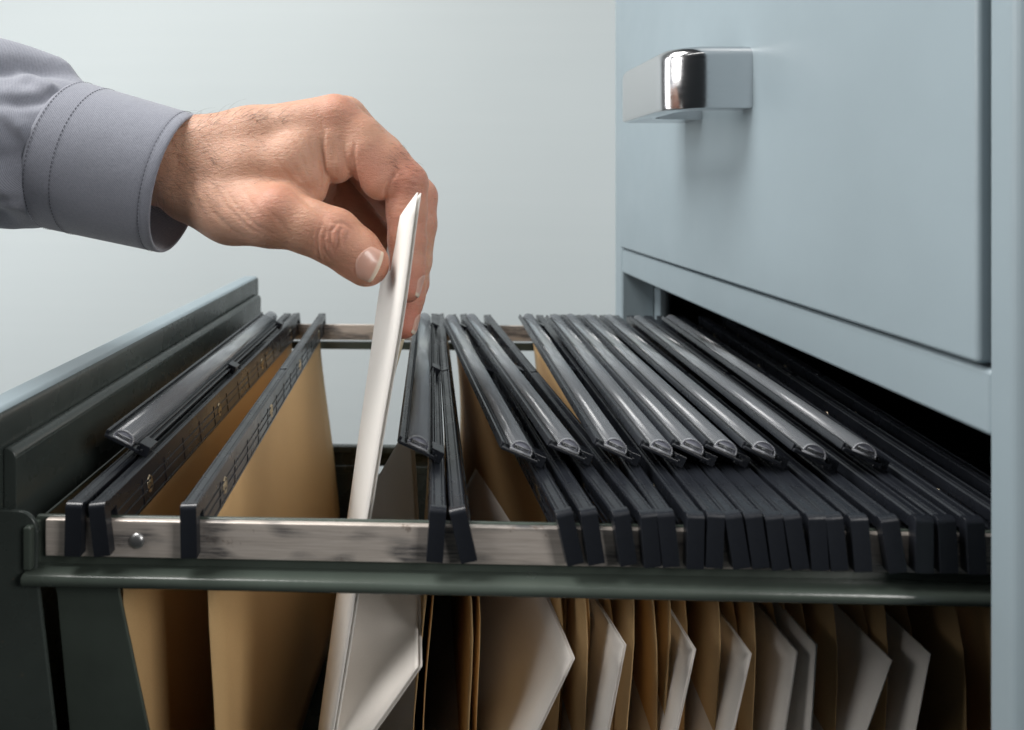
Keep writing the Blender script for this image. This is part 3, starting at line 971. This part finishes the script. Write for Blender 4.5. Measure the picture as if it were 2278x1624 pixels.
person = thing('person', 'left arm in a grey shirt, hand pinching the white folder', 'person', tuple(P(250, 340, .345)), 0)
porg = np.array(person.location)
me = bpy.data.meshes.new('arm')
me.from_pydata([tuple(v) for v in (verts - porg)], [], [tuple(int(i) for i in f) for f in faces])
arm = link('arm', me, M['skin'], person, True)
fl = np.zeros(len(verts))
for px, py, d, r_, s in ((904, 400, .315, .016, .55), (820, 590, .300, .014, .45), (745, 525, .292, .013, .35), (760, 245, .318, .013, .35), (896, 640, .309, .018, .7), (898, 722, .327, .02, .8),
                        (915, 690, .355, .02, .8), (825, 380, .31, .014, .40), (606, 450, .295, .012, .35), (930, 450, .345, .02, .5), (800, 450, .345, .03, .6), (905, 500, .315, .02, .45)):
    c = A3(px, py, d); fl = np.maximum(fl, s * np.exp(-((verts - c) ** 2).sum(1) / r_ ** 2))
at = me.attributes.new('flush', 'FLOAT', 'POINT'); at.data.foreach_set('value', fl.astype(np.float32))

# nails : patches laid on the finished skin
def nail(name, o_, dirs, free, lift, nu, nv):
    X, ok = trace(o_, dirs, full_sdf, t0=.0)
    N = normals(X, base_sdf, 1.5e-3)
    X = X + N * lift[:, None]
    bm = bmesh.new(); lay = bm.verts.layers.float.new('free_edge')
    V = [bm.verts.new(x - porg) for x in X]
    for v, f in zip(V, free): v[lay] = f
    for i in range(nu - 1):
        for j in range(nv - 1):
            a = i * nv + j; bm.faces.new((V[a], V[a + 1], V[a + nv + 1], V[a + nv]))
    o = obj(name, bm, M['nail'], person, True)
    s = o.modifiers.new('thick', 'SOLIDIFY'); s.thickness = .0005; s.offset = -1
    s2 = o.modifiers.new('sub', 'SUBSURF'); s2.levels = 1; s2.render_levels = 1
    return o
nu, nv = 17, 15
pts, free, lift = [], [], []
for i in range(nu):
    u = -1 + 2 * i / (nu - 1)
    for j in range(nv):
        v = -1 + 2 * j / (nv - 1)
        # square-ish disc: root rounded, free edge gently bowed
        wid = (1 - max(0, -u - .25) ** 2 * .75) * (1 - max(0, u - .5) * .12)
        uu = u * (1 - .20 * v * v) if u > 0 else u * (1 - .28 * v * v)
        pts.append((818 + 27 * uu * .91 - 39 * v * wid * .41, 586 + 27 * uu * .41 + 39 * v * wid * .91))
        free.append(max(0., min(1., (u - .66) / .10)))
        e = max(abs(v), -u)
        lift.append(.00060 * (1 - .95 * max(0, (e - .72) / .28) ** 2) + .0006 * max(0, u - .5))
dirs = np.array([list(P(a, b, 1)) for a, b in pts]); dirs /= np.linalg.norm(dirs, axis=1, keepdims=True)
def start(dirs, y): return dirs / dirs[:, 1:2] * y
Xs = start(dirs, .25)
nail('fingernail', Xs, dirs, free, np.array(lift), nu, nv)
# nails of the fingers beyond the folder, on the backs of their tips
def finger_nail(tip, prev, out, hl, hw):
    a, b = A3(*prev), A3(*tip); ax = (b - a) / np.linalg.norm(b - a)
    out = np.array(out, float); out -= ax * (out @ ax); out /= np.linalg.norm(out)
    sd = np.cross(ax, out); c = b - ax * .001
    O, dd, fr, lf = [], [], [], []
    for i in range(nu):
        u = -1 + 2 * i / (nu - 1)
        for j in range(nv):
            v = -1 + 2 * j / (nv - 1)
            wid = (1 - max(0, -u - .25) ** 2 * .75)
            th_ = v * hw * wid / .0075
            dr = out * math.cos(th_) + sd * math.sin(th_)
            O.append(c + ax * (u * hl * (1 - .15 * v * v)) + dr * .02); dd.append(-dr)
            fr.append(max(0., min(1., (u - .6) / .15))); e = max(abs(v), -u)
            lf.append(.00028 * (1 - .95 * max(0, (e - .72) / .28) ** 2) + .0002 * max(0, u - .4))
    nail('fingernail', np.array(O), np.array(dd), fr, np.array(lf), nu, nv)
finger_nail((904, 642, .311), (906, 535, .317), (1, -.05, .1), .0052, .0055)
finger_nail((898, 722, .327), (908, 660, .331), (1, -.05, .1), .0052, .0055)
finger_nail((913, 678, .357), (921, 620, .361), (1, -.25, .1), .0055, .0056)

# hairs on the wrist and along the finger
random.seed(11); rng = np.random.default_rng(5)
cand = []
for _ in range(230):
    x = 330 + 150 * random.random() ** 1.3; y = 255 + 205 * random.random()
    cand.append((x, y, 1.0))
for _ in range(70): cand.append((430 + 200 * random.random(), 246 + 30 * random.random(), .9))
for _ in range(40): cand.append((480 + 130 * random.random(), 290 + 120 * random.random(), .5))
for _ in range(46): cand.append((862 + 75 * random.random(), 312 + 75 * random.random(), .45))
X, ok = seen([(a, b) for a, b, _ in cand], full_sdf)
N = normals(X, base_sdf)
bm = bmesh.new()
for (px, py, s), x, n, k in zip(cand, X, N, ok):
    if not k: continue
    L = s * random.uniform(.006, .013)
    d = np.array([.75 + random.uniform(-.4, .4), random.uniform(-.3, .3), random.uniform(-.8, .1) if py > 300 else random.uniform(-.1, .35)])
    d = d - n * (d @ n); d /= np.linalg.norm(d) + 1e-9
    cu = rng.normal(size=3); cu -= n * (cu @ n)
    prev = None; p = x.copy(); S = 7
    for q in range(S + 1):
        t = q / S
        dirv = d + n * (.75 - 1.25 * t) + cu * .55 * t
        dirv /= np.linalg.norm(dirv)
        r_ = .000052 * (1 - .7 * t)
        sx = np.cross(dirv, [0.3, 1, .2]); sx /= np.linalg.norm(sx); sy = np.cross(dirv, sx)
        ringv = [bm.verts.new(p + r_ * (sx * math.cos(a) + sy * math.sin(a)) - porg) for a in (0, 2.094, 4.189)]
        if prev:
            for m in range(3): bm.faces.new((prev[m], prev[(m + 1) % 3], ringv[(m + 1) % 3], ringv[m]))
        prev = ringv; p = p + dirv * L / S
obj('arm_hair', bm, M['hair'], person, True)

# ------------------------------------------------------------------ shirt sleeve and cuff
TILT = R(14)
AX = np.array([math.cos(TILT), 0, -math.sin(TILT)]); UPV = np.array([math.sin(TILT), 0, math.cos(TILT)]); SDV = np.array([0., 1., 0.])
C0 = np.array([-.1178, .3365, -.0012])
def ringpt(s, a, r_, rz=1.0):
    """s metres back from the rim, angle a (0 = towards the lens, 90 = up)"""
    c = C0 - AX * s
    return c - SDV * math.cos(a) * r_ + UPV * math.sin(a) * r_ * rz
def tube(rows, uvscale=1.0):
    bm = bmesh.new(); uv = bm.loops.layers.uv.new('UVMap')
    V = [[bm.verts.new(p - porg) for p in r_] for r_ in rows]; n = len(rows[0])
    for i in range(len(V) - 1):
        for j in range(n):
            f = bm.faces.new((V[i][j], V[i][(j + 1) % n], V[i + 1][(j + 1) % n], V[i + 1][j]))
            for l, (a, b) in zip(f.loops, ((i, j), (i, j + 1), (i + 1, j + 1), (i + 1, j))):
                l[uv].uv = (b / n * .22 * uvscale, a * .0025 * uvscale)
    return bm
NA = 96
def cuff_r(s, a):
    r_ = .0352 + .0022 * (s / .058)
    return r_ * (1 + .010 * math.sin(2 * a + .6) + .006 * math.sin(3 * a + s * 12)) 
rows = []
# inside of the cuff, then over the rolled rim to the outside
prof = [(.055, -.0016), (.040, -.0016), (.010, -.0016), (.002, -.0016), (.0004, -.0012), (-.0002, -.0004), (.0004, .0003), (.002, .0005), (.0046, .00045), (.0052, .00005), (.0058, .0004)]
prof += [(.0058 + k * (.0582 - .0058) / 22, .0004) for k in range(1, 22)] + [(.0582, .0003), (.0592, -.0004), (.0594, -.0016)]
for s, o_ in prof:
    rows.append([ringpt(s, 2 * math.pi * j / NA, cuff_r(s, 2 * math.pi * j / NA) + o_) for j in range(NA)])
sl_rows = []
rs = random.Random(3)
FOLD2 = [(.25, .10, .020, .9, .0036, .062), (.62, .13, .016, -1.1, -.0032, .066), (.95, .11, .018, .6, .0038, .064), (1.30, .14, .014, -.7, -.0016, .070),
         (1.62, .12, .017, .8, .0014, .068), (-.10, .12, .018, -.8, -.0034, .064), (-.42, .11, .016, .7, .0034, .066), (-.75, .12, .020, -.5, .0030, .068), (.45, .16, .022, 1.6, .0034, .082), (1.1, .18, .022, -1.5, -.0036, .084), (-.2, .16, .02, 1.3, .0034, .084)]
FOLD = [(rs.uniform(0, 6.28), rs.uniform(.25, .55), rs.uniform(.012, .045), rs.uniform(-.9, .9), rs.choice((-1, 1, 1)) * rs.uniform(.0018, .0042)) for _ in range(22)]
NS = 220
for k in range(110):
    s = .0565 + k * .0013
    row = []
    w = min(1, k / 12)
    for j in range(NS):
        a = 2 * math.pi * j / NS
        r_ = .0362 + .0034 * min(1, k / 16) + .011 * k / 110
        # gathers by the cuff, running back into long soft folds
        r_ += w * .0016 * math.sin(a * 7 + 1.3 + s * 30) * math.exp(-k / 16) + w * .0011 * math.sin(a * 12 + 2 + s * 55) * math.exp(-k / 9)
        for fa, fw, fl_, sk, am in FOLD:
            ss = s - .062 - abs(math.sin(fa * 3.7)) * .055
            da = (a - fa - sk * ss * 14 + math.pi) % (2 * math.pi) - math.pi
            r_ += w * am * math.exp(-(da / fw) ** 2) * math.exp(-(ss / fl_) ** 2) * 1.9
        for fa, fw, fl_, sk, am, s0 in FOLD2:
            ss = s - s0; da = (a - fa - sk * ss * 16 + math.pi) % (2 * math.pi) - math.pi
            r_ += min(1, k / 4) * am * math.exp(-(da / fw) ** 2) * math.exp(-(ss / fl_) ** 2)
        row.append(ringpt(s, a, r_))
    sl_rows.append(row)
sleeve = obj('shirt_sleeve', tube(sl_rows), M['fabric'], person, True)
sleeve.modifiers.new('sub', 'SUBSURF').render_levels = 1
cuff = obj('cuff', tube(rows), M['fabric'], sleeve, True)
cuff.modifiers.new('sub', 'SUBSURF').render_levels = 1
bm = bmesh.new()
def stitches(s, n, ln):
    for k in range(n):
        a0 = 2 * math.pi * k / n; a1 = a0 + 2 * math.pi / n * ln
        p0 = ringpt(s, a0, cuff_r(s, a0) + .00055); p1 = ringpt(s, a1, cuff_r(s, a1) + .00055)
        c = (p0 + p1) / 2; ax = (p1 - p0); L = np.linalg.norm(ax); ax /= L
        up = ringpt(s, a0, 1) - ringpt(s, a0, 0)
        m = Matrix((( *ax, 0), (*np.cross(up, ax), 0), (*up, 0), (0, 0, 0, 1))).transposed()
        m.translation = Vector(c - porg)
        bmesh.ops.create_cube(bm, size=1, matrix=m @ Matrix.Diagonal((L, .00022, .00018, 1)))
stitches(.0052, 110, .6); stitches(.0455, 112, .6); stitches(.0570, 112, .6)
obj('stitching', bm, M['thread'], cuff)
